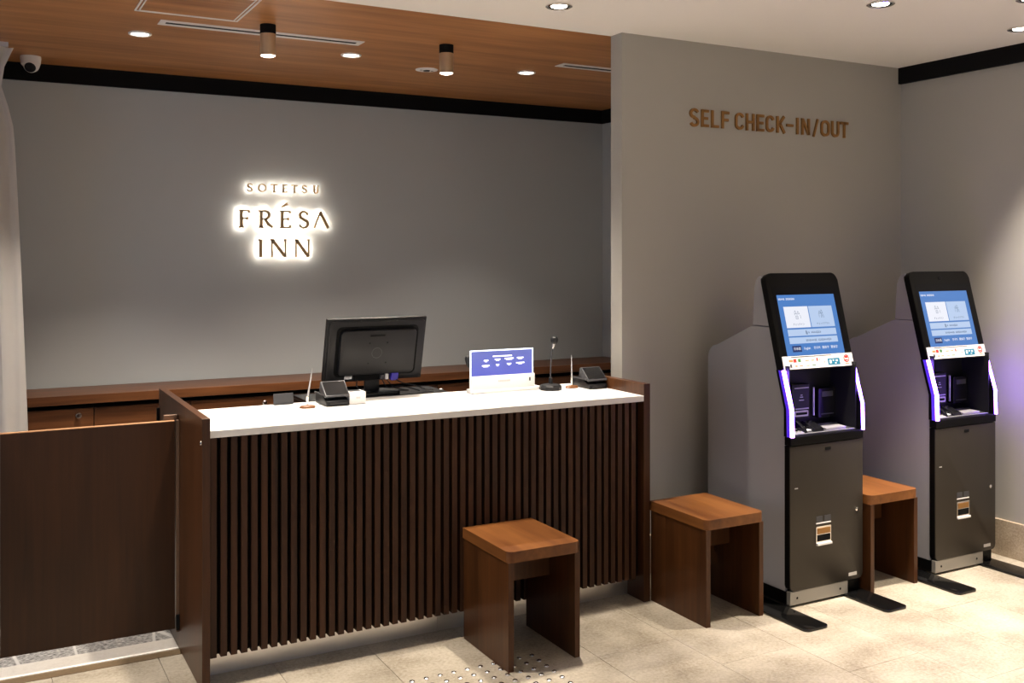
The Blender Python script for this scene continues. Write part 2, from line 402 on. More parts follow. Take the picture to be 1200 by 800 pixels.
def tube_lamp(x, y, label, power):
    t = thing('tube_lamp', label, 'ceiling light', (x, y, CZ), 'surface-mounted tube lamps')
    obj('mount', lathe([(0, 0), (.039, 0), (.039, -.044), (.037, -.046), (0, -.046)], 32), 'black', t, smooth=True)
    obj('tube', lathe([(.036, -.046), (.039, -.046), (.039, -.152), (.0375, -.154), (.0345, -.152), (.0345, -.138)], 32), 'smoked', t, smooth=True)
    obj('lens', lathe([(0, -.160), (.022, -.159), (.032, -.155), (.036, -.1525), (.033, -.146), (0, -.146)], 28), 'lamp', t, smooth=True)
    spot((x, y, CZ - .175), power, 110, .9, .03); return t
tube_lamp(1.285, 4.93, 'black and brass tube lamp on the wooden ceiling crossing the air slot', 125)
tube_lamp(2.264, 4.94, 'black and brass tube lamp beside the round ceiling sensor plate', 140)

# slot diffusers
def slot(x0, x1, label):
    t = thing('air_slot', label, 'air vent', ((x0 + x1) / 2, 5.115, CZ), 'ceiling air slots')
    h = (x1 - x0) / 2; f = .03; bm = box(-h, h, -.052, -.02, -.004, 0); box(-h, h, .02, .052, -.004, 0, bm=bm)
    box(-h, -h + f, -.02, .02, -.004, 0, bm=bm); box(h - f, h, -.02, .02, -.004, 0, bm=bm)
    obj('frame', bm, 'white', t)
    obj('slot_opening', box(-h + f, h - f, -.02, .02, -.002, -.0005), 'black', t)
    obj('blade', box(-h + f, h - f, -.0015, .0015, -.0035, -.002), 'greyp', t)
slot(.797, 1.84, 'long white air slot in the wooden ceiling passing behind the left tube lamp')
slot(3.088, 4.13, 'white air slot in the wooden ceiling running behind the partition wall')
# access hatch
t = thing('ceiling_hatch', 'square access hatch outlined in white at the top of the wooden ceiling', 'ceiling hatch', (.895, 4.69, CZ))
bm = bmesh.new()
for s, wd in ((.235, .004), (.218, .003)):
    for a in (-s, s):
        box(-s, s, a - wd, a + wd, -.004, 0, bm=bm); box(a - wd, a + wd, -s, s, -.004, 0, bm=bm)
obj('hatch_frame', bm, 'white', t)
obj('hatch_panel', box(-.214, .214, -.214, .214, -.002, 0), 'ceilwood', t)
t = thing('ceiling_sensor', 'flat round white sensor plate on the wooden ceiling left of the right tube lamp', 'sensor', (2.453, 5.644, CZ))
obj('plate', lathe([(0, 0), (.07, 0), (.068, -.004), (.05, -.006), (0, -.006)], 36), 'white', t, smooth=True)
obj('sensor_eye', lathe([(0, -.006), (.022, -.006), (.018, -.012), (0, -.013)], 24), 'greyp', t, smooth=True)
for a in (-1, 1): obj('sensor_window', lathe([(0, -.0058), (.009, -.0058), (.009, -.0068), (0, -.007)], 16, (a * .036, 0, 0)), 'greyp', t)
# turret camera
t = thing('security_camera', 'white turret security camera under the wooden ceiling at the top left', 'security camera', (.285, 6.36, CZ))
obj('housing', lathe([(0, 0), (.055, 0), (.056, -.012), (.052, -.045), (.040, -.058), (0, -.058)], 32), 'white', t, smooth=True)
q = Vector((-.25, -.75, -.6)).to_track_quat('-Z', 'Y').to_euler()
obj('ball', lathe([(0, .045), (.02, .041), (.036, .028), (.044, .008), (.044, -.008), (.038, -.026), (.032, -.034), (0, -.034)], 28), 'white', t, smooth=True, loc=(.004, -.008, -.048), rot=q)
obj('lens_cover', lathe([(0, -.0335), (.031, -.0335), (.03, -.037), (.018, -.039), (0, -.039)], 28), 'plasticg', t, smooth=True, loc=(.004, -.008, -.048), rot=q)

# ------------------------------------------------------------------ wall letters: illuminated name sign
YW = 6.57; T1 = YW - .012
def ell(cx, cz, rx, rz, a0, a1, n=14):
    return [(cx + rx * math.cos(R(a0 + (a1 - a0) * i / n)), cz + rz * math.sin(R(a0 + (a1 - a0) * i / n))) for i in range(n + 1)]
def serif_strokes(ch):
    """strokes in a unit box (x 0..1, z 0..1): (points, width thin 0 / thick 1 mix list, closed)"""
    H = 1; out = []
    bar = lambda x0, x1, z: out.append(([(x0, z), (x1, z)], [0, 0], 0))
    stem = lambda x, w=1: out.append(([(x, 0), (x, 1)], [w, w], 0))
    if ch in 'FE':
        stem(.27); bar(.0, .97, .985); bar(.0, .5, .012) if ch == 'F' else bar(0, 1, .015)
        bar(.3, .82, .52); out.append(([(.95, .985), (.97, .86)], [0, .25], 0)); out.append(([(.81, .60), (.81, .44)], [.1, .1], 0))
        if ch == 'E': out.append(([(.98, .015), (1, .15)], [0, .25], 0))
    elif ch == 'R':
        stem(.2); bar(0, .45, .985); bar(0, .36, .012)
        c = ell(.42, .74, .32, .235, 90, -90); out.append(([(.2, .975)] + c + [(.2, .505)], [0] + [.15 + .85 * math.sin(PI * i / 14) for i in range(15)] + [0], 0))
        out.append(([(.45, .5), (.70, .18), (.98, .015)], [.7, 1, .5], 0))
    elif ch == 'S':
        a = ell(.5, .745, .36, .235, 35, 250, 12); b = ell(.5, .255, .40, .24, 70, -150, 12)
        ws = [.1 + .3 * (i / 12) for i in range(13)] + [min(1, .9 + .1 * i) if i < 6 else 1 - .8 * (i - 6) / 6 for i in range(13)]
        a = ell(.5, .75, .34, .235, 25, 215, 11); b = ell(.5, .25, .38, .235, 45, -155, 12)
        ws = [.05, .1, .15, .2, .25, .35, .5, .6, .75, .85, .95, 1] + [1, 1, .95, .9, .8, .65, .5, .35, .25, .2, .15, .1, .05]
        out.append((a + b, ws, 0)); out.append(([(.83, .93), (.83, .76)], [.1, .1], 0)); out.append(([(.14, .24), (.14, .06)], [.1, .1], 0))
    elif ch == 'A':      # crossbar-less A
        out.append(([(0, 0), (.44, 1)], [0, 0], 0)); out.append(([(.40, 1), (.98, 0)], [1, 1], 0))
    elif ch == 'I':
        out.append(([(.5, 0), (.5, 1)], [1, 1], 0)); out.append(([(0, .985), (.5, .985)], [0, 0], 0))
    elif ch == 'N':
        out.append(([(.1, 0), (.1, 1)], [0, 0], 0)); out.append(([(.92, 0), (.92, 1)], [0, 0], 0))
        out.append(([(.12, .98), (.90, .04)], [1, 1], 0)); bar(0, .25, .985); bar(.8, 1, .985)
    elif ch == 'O':
        out.append((ell(.5, .5, .46, .48, 0, 345, 23), [abs(math.cos(R(15 * i))) for i in range(24)], 1))
    elif ch == 'T':
        stem(.5); bar(.02, .98, .985); bar(.3, .7, .012)
        out.append(([(.03, .985), (.0, .86)], [0, .2], 0)); out.append(([(.97, .985), (1, .86)], [0, .2], 0))
    elif ch == 'U':
        out.append(([(.18, 1), (.18, .3)] + ell(.5, .3, .32, .28, 180, 360, 10)[1:] + [(.82, 1)], [1, 1] + [.6] * 10 + [.1], 0))
        bar(0, .34, .985); bar(.66, 1, .985)
    elif ch == "'":
        out.append(([(0, 0), (1, 1)], [.3, 1.1], 0))
    return out
sg = thing('wall_sign', 'three rows of halo-lit bronze letters mounted on the grey back wall', 'sign', (1.83, 6.6, 1.64))
OFF = Matrix.Translation((-1.83, -6.6, -1.64))
def put_letter(ch, x0, x1, z0, z1, thin, thick):
    for kind, ya, yb, m, grow in (('letter', T1, YW, 'bronze', 1), ('halo_light', YW + .001, YW + .003, 'halosmall' if z1 - z0 < .06 and ch != "'" else 'halo', .55)):
        bm = bmesh.new()
        for pts, ws, cl in serif_strokes(ch):
            ribbon([(x0 + (x1 - x0) * p[0], z0 + (z1 - z0) * p[1]) for p in pts], [grow * (thin + (thick - thin) * w) for w in ws], ya, yb, bm, bool(cl))
        o = obj(kind, bm, m, sg if kind == 'letter' else last); o.data.transform(OFF)
        last = o
    bm = bmesh.new()
    px, pz = (x0 + x1) / 2, (z0 + z1) / 2
    o = obj('standoff_pin', tube([(px, YW, pz), (px, 6.6, pz)], .0015, 6), 'black', last); o.data.transform(OFF)
    o.parent = [c for c in sg.children if c.name.startswith('letter')][-1] if sg.children else last
for ch, (a, b) in zip('SOTETSU', ((1.573, 1.609), (1.647, 1.698), (1.733, 1.772), (1.805, 1.837), (1.87, 1.908), (1.940, 1.975), (2.018, 2.057))):
    put_letter(ch, a, b, 2.076, 2.126, .0068, .0090)
for ch, (a, b) in zip('FRESA', ((1.516, 1.588), (1.646, 1.744), (1.786, 1.861), (1.915, 1.989), (2.025, 2.125))):
    put_letter(ch, a, b, 1.840, 1.951, .0112, .021)
put_letter("'", 1.800, 1.842, 1.976, 2.000, .007, .018)
for ch, (a, b) in zip('INN', ((1.645, 1.679), (1.726, 1.836), (1.889, 1.994))):
    put_letter(ch, a, b, 1.643, 1.760, .0112, .021)

# ------------------------------------------------------------------ SELF CHECK-IN / OUT
ss = thing('lettering', 'brass SELF CHECK-IN/OUT lettering raised on the partition wall', 'sign', (3.95, 4.23, 2.346))
OFF2 = Matrix.Translation((-3.95, -4.23, -2.346))
def din(ch):
    if ch == 'S':
        return [(ell(.5, .74, .4, .21, 20, 180, 8) + ell(.5, .74, .4, .21, 180, 265, 5)[1:] + ell(.5, .26, .4, .21, 85, 0, 5) + ell(.5, .26, .4, .21, 0, -160, 8)[1:], 0)]
    if ch == 'E': return [([(.95, .92), (.12, .92)], 0), ([(.12, 1), (.12, 0)], 0), ([(.12, .08), (.95, .08)], 0), ([(.12, .5), (.85, .5)], 0)]
    if ch == 'F': return [([(.95, .92), (.12, .92)], 0), ([(.12, 1), (.12, 0)], 0), ([(.12, .5), (.85, .5)], 0)]
    if ch == 'L': return [([(.12, 1), (.12, 0)], 0), ([(.12, .08), (.95, .08)], 0)]
    if ch == 'C': return [(ell(.52, .7, .4, .22, 10, 180, 8) + ell(.52, .3, .4, .22, 180, 350, 8), 0)]
    if ch == 'H': return [([(.12, 0), (.12, 1)], 0), ([(.88, 0), (.88, 1)], 0), ([(.12, .5), (.88, .5)], 0)]
    if ch == 'K': return [([(.12, 0), (.12, 1)], 0), ([(.2, .42), (.88, 1)], 0), ([(.38, .58), (.92, 0)], 0)]
    if ch == '-': return [([(0, .5), (1, .5)], 0)]
    if ch == 'I': return [([(.5, 0), (.5, 1)], 0)]
    if ch == 'N': return [([(.12, 0), (.12, 1)], 0), ([(.88, 0), (.88, 1)], 0), ([(.14, .96), (.86, .04)], 0)]
    if ch == '/': return [([(.1, -.06), (.9, 1.02)], 0)]
    if ch == 'O': return [(ell(.5, .7, .4, .22, 0, 180, 10) + ell(.5, .3, .4, .22, 180, 360, 10), 1)]
    if ch == 'U': return [([(.1, 1)] + ell(.5, .3, .4, .22, 180, 360, 10) + [(.9, 1)], 0)]
    if ch == 'T': return [([(0, .92), (1, .92)], 0), ([(.5, 1), (.5, 0)], 0)]
LX = [(3.365, 3.425), (3.444, 3.495), (3.512, 3.565), (3.583, 3.638), (3.678, 3.738), (3.756, 3.816), (3.834, 3.889), (3.902, 3.960), (3.980, 4.045), (4.056, 4.106), (4.13, 4.148), (4.170, 4.234), (4.26, 4.301), (4.322, 4.390), (4.408, 4.466), (4.478, 4.542)]
for ch, (a, b) in zip('SELFCHECK-IN/OUT', LX):
    bm = bmesh.new(); wd = .0145
    for pts, cl in din(ch):
        ribbon([(a + (b - a) * p[0], 2.346 + .094 * p[1]) for p in pts], wd if ch != '/' else .012, 4.219, 4.2290, bm, bool(cl))
    o = obj('letter', bm, 'brass', ss); o.data.transform(OFF2)

# ------------------------------------------------------------------ reception desk
dk = thing('reception_desk', 'long dark walnut reception desk with a front of upright slats and a steel plinth', 'desk', (1.80, 3.871, 0))
def dpart(name, bm, m, parent=None, label=None, smooth=False):
    o = obj(name, bm, m, parent or dk, label, smooth); o.data.transform(Matrix.Translation((-1.80, -3.871, 0))); return o
lp = dpart('side_panel', box(.757, .787, 3.862, 4.862, 0, 1.034, .0015), 'woodend')
rp = dpart('side_panel', box(2.808, 2.845, 3.871, 4.43, 0, 1.040, .0015), 'woodend')
dpart('backing_board', box(.787, 2.808, 3.924, 3.940, .112, .955), 'wooddark')
for k in range(51):
    x = .7925 + .03912 * k
    dpart('slat', box(x, x + .0240, 3.888, 3.924, .112 + random.uniform(-.0006, .0006), .9555), 'slat')
dpart('plinth', box(.787, 1.792, 4.008, 4.03, 0, .118), 'steel'); dpart('plinth', box(1.794, 2.808, 4.008, 4.03, 0, .118), 'steel')
dpart('plinth_top', box(.787, 2.808, 3.940, 4.40, .112, .13), 'wooddark')
dpart('inner_worktop', box(.787, 2.808, 4.40, 4.80, .71, .74, .002), 'woodx')
dpart('carcass', box(.787, 2.808, 4.25, 4.27, .13, .955), 'wood')
dpart('screw_cap', lathe([(0, 0), (.009, 0), (.008, .004), (0, .005)], 20), 'chrome', lp, 'small round steel cap on the left panel')
o = [c for c in COL.objects if c.name.startswith('screw_cap')][-1]; o.data.transform(Matrix.Translation((1.80, 3.871, 0))); o.rotation_euler = (0, R(-90), 0); o.location = (.757 - 1.80, 3.885 - 3.871, .940)
dpart('latch', box(.745, .757, 4.845, 4.858, .885, .945, .002), 'black', lp)
ct = obj('countertop', box(.787, 2.808, 3.871, 4.432, .957, .985, .0015), 'counter')
tag(ct, 'white solid countertop lying on the slatted reception desk between its side panels', 'countertop')

# swing gate
g = thing('swing_gate', 'dark walnut swing gate left of the desk with a gap below it', 'gate', (.745, 4.35, 0))
G = lambda bm: (bm.transform(Matrix.Translation((-.745, -4.35, 0))), bm)[1]
obj('board', G(box(.087, .740, 4.340, 4.368, .088, .957, .001)), 'wood', g)
obj('lit_edge', G(box(.087, .740, 4.3405, 4.3675, .9575, .9595)), 'litedgewood', g, 'top edge coloured lighter for the lamplight falling on it')  # lamplight on the gate's top edge, put into a lighter wood colour
obj('hinge_strip', G(box(.7440, .7560, 4.334, 4.360, .075, .962, .001)), 'hinge', g, 'vertical metal hinge strip')
obj('hinge_cap', G(box(.700, .756, 4.372, 4.392, .955, .980, .003)), 'hinge', g)
obj('hinge_foot', G(box(.742, .756, 4.322, 4.329, .085, .15, .001)), 'black', g)

# ------------------------------------------------------------------ back sideboard: cabinets + one long top
st = obj('sideboard_top', box(-1.3, 4.384, 6.165, 6.574, .805, .857, .002), 'woodx')
tag(st, 'long walnut top running along the grey back wall over the row of cabinets', 'worktop')
edges = [-1.3, -.476, .607, 1.69, 2.773, 3.856, 4.38]
knobs = {1: [(1, .082)], 2: [(1, .096)], 3: [(0, .105), (1, .022)], 4: [(0, .023)], 0: [(1, .09)], 5: [(0, .1)]}
clab = ['walnut cabinet unit hidden behind the curtain', 'leftmost walnut cabinet under the long back top, partly behind the curtain',
        'walnut cabinet under the back top directly behind the left desk panel', 'walnut cabinet under the back top behind the monitor',
        'walnut cabinet under the back top behind the glowing display panel', 'last walnut cabinet under the back top, at the office corner']
for i, (a, b) in enumerate(zip(edges, edges[1:])):
    t = thing('cabinet', clab[i], 'cabinet', ((a + b) / 2, 6.2, 0.003), 'cabinets along the back wall')
    h = (b - a) / 2 - .001; m_ = -.003
    bm = box(-h, h, .02, .37, .05, .786 + m_); box(-h, h, .05, .37, 0, .05, bm=bm)
    obj('carcass', bm, 'wooddark', t)
    kn = dict(knobs.get(i, []))
    for d, (x0, x1) in enumerate(((-h, -.001), (.001, h))):
        dr = obj('door', box(x0 + .001, x1 - .001, 0, .019, .055, .775 + m_, .001), 'woodx', t)
        if d in kn:
            kx = x0 + kn[d] if d == 0 else x1 - kn[d]
            obj('knob', lathe([(0, 0), (.006, 0), (.006, .010), (.015, .014), (.016, .020), (.011, .025), (0, .026)], 20), 'chrome', dr, smooth=True, loc=(kx, -.0005, .738 + m_), rot=(R(90), 0, 0))

# ------------------------------------------------------------------ stools
def make_stool():
    t = thing('stool', 'walnut stool standing in front of the slatted desk with a brightly lit top', 'stool', (2.027, 3.675, 0), 'walnut stools')
    X0, X1, Y0, Y1 = -.17, .17, -.21, .208
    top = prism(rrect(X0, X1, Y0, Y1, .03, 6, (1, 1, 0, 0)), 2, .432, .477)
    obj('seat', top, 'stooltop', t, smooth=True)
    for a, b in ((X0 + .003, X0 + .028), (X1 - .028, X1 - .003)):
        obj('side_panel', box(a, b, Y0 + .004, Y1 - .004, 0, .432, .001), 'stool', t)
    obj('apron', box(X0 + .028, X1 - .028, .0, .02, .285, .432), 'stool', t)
    return t
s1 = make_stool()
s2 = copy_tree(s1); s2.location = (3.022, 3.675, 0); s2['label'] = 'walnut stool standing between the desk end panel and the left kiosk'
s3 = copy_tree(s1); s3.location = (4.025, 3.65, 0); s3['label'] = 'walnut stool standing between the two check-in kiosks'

# tactile studs: parts of the floor, 10 columns
stud_src = None
for j in range(11):
    for i in range(10):
        x = 1.492 + .0592 * i; y = 3.573 - .0605 * j
        if 1.860 < x + .011 and x - .011 < 1.892 and 3.462 < y + .011 and y > 3.4: pass
        if stud_src is None:
            o = obj('tactile_stud', lathe([(0, -.003), (.0115, -.003), (.0115, .0015), (.0105, .0045), (.007, .0068), (.003, .0076), (0, .0077)], 14), 'studmetal', fl, smooth=True); stud_src = o
        else: o = stud_src.copy(); COL.objects.link(o)
        o.location = (x, y, 0)

# ------------------------------------------------------------------ kiosks
KX, KY = 3.5985, 3.775          # world centre of the left kiosk
def K(bm): bm.transform(Matrix.Translation((-KX, -KY, 0))); return bm
Z0, Y0p, SL = 1.12, 3.530, .262
def fy(z): return Y0p + (z - Z0) * SL       # front plane of the tilted head
AL = math.atan(SL)
def tq(x0, x1, z0, z1, off=.0012, th=.0008, bm=None):
    """thin plate lying on the tilted front plane"""
    n = Vector((0, -math.cos(AL), math.sin(AL))); bm = bm or bmesh.new(); vs = []
    for o_ in (off, off - th):
        for x, z in ((x0, z0), (x1, z0), (x1, z1), (x0, z1)):
            vs.append(bm.verts.new(Vector((x, fy(z), z)) + n * o_))
    for f in ((0, 1, 2, 3), (4, 7, 6, 5), (0, 4, 5, 1), (1, 5, 6, 2), (2, 6, 7, 3), (3, 7, 4, 0)): bm.faces.new([vs[i] for i in f])
    return bm
def make_kiosk():
    A, B = 3.360, 3.837
    t = thing('check_in_kiosk', 'left self check-in kiosk, between two walnut stools', 'kiosk', (KX, KY, 0), 'self check-in kiosks')
    back = lambda z: 3.568 + (z - 1.12) * .24 if z > 1.12 else (3.513 + (z - .93) * .2895 if z > .93 else 3.513)
    # grey side body: two cheeks and a wrapped back
    prof = [(back(.07), .07), (back(.93), .93), (back(1.12), 1.12), (back(1.308), 1.308), (3.740, 1.308), (4.000, 1.196)]
    prof += [(4.000 + .073 * math.sin(R(a)) , 1.123 + .073 * math.cos(R(a))) for a in (25, 45, 65, 90)] + [(4.073, .07)]
    bm = prism(prof, 0, A + .004, A + .018); prism(prof, 0, B - .018, B - .004, bm=bm)
    skin = prof[4:]; inner = [(y - .012, z - .014) for y, z in skin]; inner[-1] = (skin[-1][0] - .012, .07); 
    for i in range(len(skin) - 1):
        prism([skin[i], skin[i + 1], inner[i + 1], inner[i]], 0, A + .018, B - .018, bm=bm)
    obj('body', K(bm), 'tan', t)
    hp = [(back(1.311), 1.311), (3.738, 1.311), (3.726, 1.50), (3.716, 1.530), (3.700, 1.548), (back(1.55) + .002, 1.556)]
    obj('head_cover', K(prism(hp, 0, A + .006, B - .006, bev=.003)), 'tan', t)
    # black tilted head frame with rounded top corners
    n = Vector((0, -math.cos(AL), math.sin(AL)))
    pts = rrect(A, B, 1.108, 1.567, .035, 7, (0, 0, 1, 1)); bm = bmesh.new()
    fr = [bm.verts.new(Vector((x, fy(z), z))) for x, z in pts]; bk = [bm.verts.new(Vector((x, fy(z), z)) - n * .036) for x, z in pts]
    bm.faces.new(fr); bm.faces.new(bk[::-1])
    for i in range(len(pts)):
        j = (i + 1) % len(pts); bm.faces.new((fr[i], bk[i], bk[j], fr[j]))
    bmesh.ops.bevel(bm, geom=[e for e in bm.edges if e.verts[0] in fr and e.verts[1] in fr], offset=.003, segments=2, affect='EDGES')
    obj('head_frame', K(bm), 'kblack', t, smooth=True)
    c = Vector((3.597, fy(1.532), 1.532)) - Vector((KX, KY, 0))
    obj('camera_lens', lathe([(0, 0), (.014, 0), (.014, .002), (.010, .0028), (0, .0012)], 24), 'glassblack', t, smooth=True, loc=c, rot=(R(90) - AL, 0, 0))
    obj('glass_border', K(tq(3.386, 3.812, 1.168, 1.500, .0009, .0009)), 'glassblack', t, 'dark glass border round the screen')
    # screen and what it shows
    s = obj('screen', K(tq(3.408, 3.787, 1.165, 1.461, .0016, .001)), 'scr', t, 'glowing blue touch screen')
    obj('screen_button', K(tq(3.438, 3.594, 1.303, 1.404, .0024)), 'scrwhite', s, 'white button with a line drawing')
    obj('screen_button', K(tq(3.600, 3.756, 1.303, 1.404, .0024)), 'scrpale', s, 'pale blue button with a line drawing')
    obj('screen_button', K(tq(3.438, 3.756, 1.264, 1.295, .0024)), 'scrpale', s, 'pale wide upper bar')
    obj('screen_button', K(tq(3.438, 3.756, 1.228, 1.2575, .0024)), 'scrpale', s, 'pale wide lower bar')
    obj('screen_button', K(tq(3.448, 3.506, 1.189, 1.218, .0022)), 'scrnavy', s, 'dark blue language pill')
    def st_(body, x, z, size, m, off=.0034, al='CENTER', xs=1):
        p = Vector((x, fy(z), z)) + n * off - Vector((KX, KY, 0))
        text('screen_text', body, size, m, s, p, (R(90) - AL, 0, 0), .0002, al, xs)
    def marks(x0, x1, z, h, m, gaps=()):
        bm = bmesh.new(); nn = int((x1 - x0) / (h * .8))
        for i in range(nn):
            if i in gaps: continue
            a = x0 + (x1 - x0) * i / nn; hh = h * random.choice((.7, .85, 1)); wd_ = (x1 - x0) / nn * .72
            tq(a, a + wd_ * .25, z - hh / 2, z + hh / 2, .0032, .0004, bm); tq(a + wd_ * .25, a + wd_, z - hh / 2, z - hh / 2 + h * .2, .0032, .0004, bm)
            tq(a + wd_ * .6, a + wd_ * .8, z - hh / 2, z + hh / 2, .0032, .0004, bm)
        obj('screen_print', K(bm), m, s)
    marks(3.414, 3.520, 1.441, .010, 'scrwhite', (5,))
    st_('チェックイン', 3.517, 1.318, .0125, 'scrink'); st_('チェックアウト', 3.678, 1.318, .0125, 'scrink')
    marks(3.570, 3.655, 1.279, .011, 'scrink', (1,)); marks(3.545, 3.715, 1.242, .010, 'scrink', (9,))
    obj('screen_print', K(tq(3.553, 3.558, 1.270, 1.288, .0032, .0004)), 'scrink', s); obj('screen_print', K(tq(3.560, 3.563, 1.269, 1.283, .0032, .0004)), 'scrink', s)
    for b_, x in (('日本語', 3.477), ('English', 3.543), ('한국어', 3.607), ('簡体字', 3.664), ('繁体字', 3.722)):
        st_(b_, x, 1.2035, .0155, 'scrwhite')
    # line drawings on the two buttons: two people with a case / waving
    def fig(strokes, cx, cz, k):
        bm = bmesh.new()
        for pl in strokes:
            for (x0, z0), (x1, z1) in zip(pl, pl[1:]):
                a = Vector((cx + x0 * k, 0, cz + z0 * k)); b = Vector((cx + x1 * k, 0, cz + z1 * k)); d = (b - a).normalized(); pn = Vector((-d.z, 0, d.x)) * .0009
                vs = [bm.verts.new(Vector((q.x, fy(q.z), q.z)) + n * .0032) for q in (a + pn, b + pn, b - pn, a - pn)]; bm.faces.new(vs)
        obj('screen_drawing', K(bm), 'scrink', s)
    fig([[(-1, 0), (-1, .9), (-.7, 1.5), (-.3, .5), (0, .2), (.5, 1.3), (1, .4), (.4, .4)], [(-.7, -.2), (-.7, -1.1), (.2, -1.1), (.2, -.2), (-.7, -.2)], [(-.5, -.6), (.05, -.6)], [(1.25, 0), (1.35, -1)], [(-.2, .5), (-.9, .5)]], 3.517, 1.362, .0155)
    fig([[(-1.2, .3), (-.7, 1.2), (-.3, .35), (-1.2, .3)], [(.1, 1.5), (-.25, .4), (.6, .4), (.1, 1.5)], [(.1, .4), (-.3, -1)], [(.2, .2), (.2, -1)], [(.6, .1), (.9, -1)], [(-1.1, .1), (-1.1, -.9)]], 3.678, 1.362, .0155)
    # white notice strip at the foot of the screen
    ns = obj('notice_strip', K(tq(3.369, 3.829, 1.110, 1.171, .0050, .003)), 'paper', t, 'white printed notice strip')
    def mk(x0, x1, z0, z1, m): obj('print_mark', K(tq(x0, x1, z0, z1, .0058, .0006)), m, ns)
    mk(3.407, 3.432, 1.144, 1.154, 'orange'); mk(3.430 + .006, 3.455, 1.141, 1.157, 'red'); mk(3.465, 3.483, 1.142, 1.157, 'green')
    mk(3.512, 3.535, 1.145, 1.149, 'orange'); mk(3.551, 3.571, 1.145, 1.149, 'orange'); mk(3.585, 3.594, 1.142, 1.156, 'red'); mk(3.599, 3.610, 1.146, 1.150, 'orange')
    mk(3.410, 3.421, 1.118, 1.134, 'ink'); mk(3.443, 3.456, 1.121, 1.127, 'orange'); mk(3.470, 3.490, 1.122, 1.126, 'orange'); mk(3.515, 3.535, 1.122, 1.125, 'orange'); mk(3.553, 3.575, 1.122, 1.126, 'green')
    mk(3.425, 3.69, 1.1645, 1.1675, 'ink'); mk(3.630, 3.640, 1.133, 1.136, 'red')
    mk(3.658, 3.738, 1.119, 1.150, 'cyan')
    for a, b, c_, d in ((3.668, 3.682, 1.126, 1.143), (3.690, 3.700, 1.137, 1.144), (3.711, 3.724, 1.134, 1.143), (3.703, 3.714, 1.124, 1.129)):
        obj('print_mark', K(tq(a, b, c_, d, .0064, .0004)), 'paper', ns)
    c = Vector((3.785, fy(1.145), 1.145)) + n * .0054 - Vector((KX, KY, 0))
    obj('round_emblem', lathe([(.0145, 0), (.0185, 0), (.0185, .0008), (.0145, .0008), (.0145, 0)], 28), 'red', ns, loc=c, rot=(R(90) - AL, 0, 0))
    mk(3.776, 3.794, 1.147, 1.156, 'red'); mk(3.775, 3.795, 1.135, 1.140, 'red'); mk(3.772, 3.800, 1.119, 1.122, 'orange')
    # recess cheeks + LED strips
    def fr_y(z): return fy(z) if z > 1.115 else (3.474 + (z - .93) * (fy(1.115) - 3.474) / .185 if z > .93 else 3.474 - .004 * min(1, (.93 - z) / .13))
    zs = [.800, .86, .90, .93, .96, 1.0, 1.05, 1.108]
    for a, b, sd in ((A, A + .012, -1), (B - .012, B, 1)):
        pf = [(fr_y(z) + .006, z) for z in zs] + [(back(z) + .004, z) for z in zs[::-1]]
        obj('recess_cheek', K(prism(pf, 0, a, b)), 'kblack', t)
        w0, w1 = (A - .001, A + .016) if sd < 0 else (B - .009, B + .001)
        pf = [(fr_y(z) - .007, z) for z in zs] + [(fr_y(z) + .005, z) for z in zs[::-1]]
        ls = obj('led_strip', K(prism(pf, 0, w0, w1, bev=.001)), 'led', t, 'curved strip glowing violet white')
        ws = (A - .0012, A + .003) if sd < 0 else (B - .003, B + .0012)
        pf = [(fr_y(z) + .0055, z) for z in zs] + [(fr_y(z) + .026, z) for z in zs[::-1]]
        obj('strip_side_band', K(prism(pf, 0, *ws)), 'ledside', ls, 'deep blue side band of the glowing strip')
    # recess: inner walls, back, floor, ceiling
    cb = 3.665
    bm = box(A + .018, A + .022, 3.50, cb, .795, 1.13); box(B - .022, B - .018, 3.50, cb, .795, 1.13, bm=bm)
    box(A + .018, B - .018, cb, cb + .01, .79, 1.14, bm=bm)
    prism([(3.535, 1.108), (cb, 1.108), (cb, 1.135), (3.56, 1.135)], 0, A + .012, B - .012, bm=bm)
    obj('recess_lining', K(bm), 'plastic', t)
    obj('recess_tray', K(box(A + .016, B - .016, 3.500, cb, .790, .799, .001)), 'plasticg', t)
    # devices in the recess
    bm = prism([(3.50, .799), (3.50, .803), (cb, .812), (cb, .799)], 0, A + .022, B - .022)
    obj('tray_liner', K(bm), 'greyp', t)
    cr = obj('card_reader', K(box(3.515, 3.630, 3.622, cb, .855, 1.02, .003)), 'plastic', t)
    obj('card_slot', K(box(3.530, 3.622, 3.6185, 3.6225, 1.000, 1.0045)), 'silver', cr); obj('card_slot', K(box(3.533, 3.622, 3.6185, 3.6225, .898, .903)), 'silver', cr)
    for a_, b_, z_ in ((3.566, 3.586, .955), (3.570, 3.582, .965), (3.560, 3.592, .940)): obj('reader_icon', K(box(a_, b_, 3.6210, 3.6222, z_, z_ + .004)), 'silver', cr)
    sl = obj('ticket_slot', K(prism(rrect(3.521, 3.612, .864, .892, .004), 1, 3.612, 3.6218)), 'silver', t, 'silver framed slot')
    obj('slot_mouth', K(box(3.530, 3.603, 3.6105, 3.6122, .872, .884)), 'black', sl)
    obj('silver_divider', K(box(3.653, 3.660, 3.618, 3.626, .862, 1.002, .001)), 'silver', t)
    pu = obj('printer_unit', K(prism(rrect(3.690, 3.808, .845, .992, .010), 1, 3.622, cb, bev=.003)), 'plasticg', t)
    obj('printer_mouth', K(box(3.712, 3.788, 3.6195, 3.6225, .950, .976, .002)), 'greyp', pu)
    obj('printer_mouth', K(box(3.708, 3.792, 3.6195, 3.6225, .862, .866)), 'greyp', pu)
    obj('coin_cup', K(prism(rrect(3.505, 3.555, 3.575, 3.635, .01), 2, .805, .822, bev=.002)), 'silver', t, smooth=True)
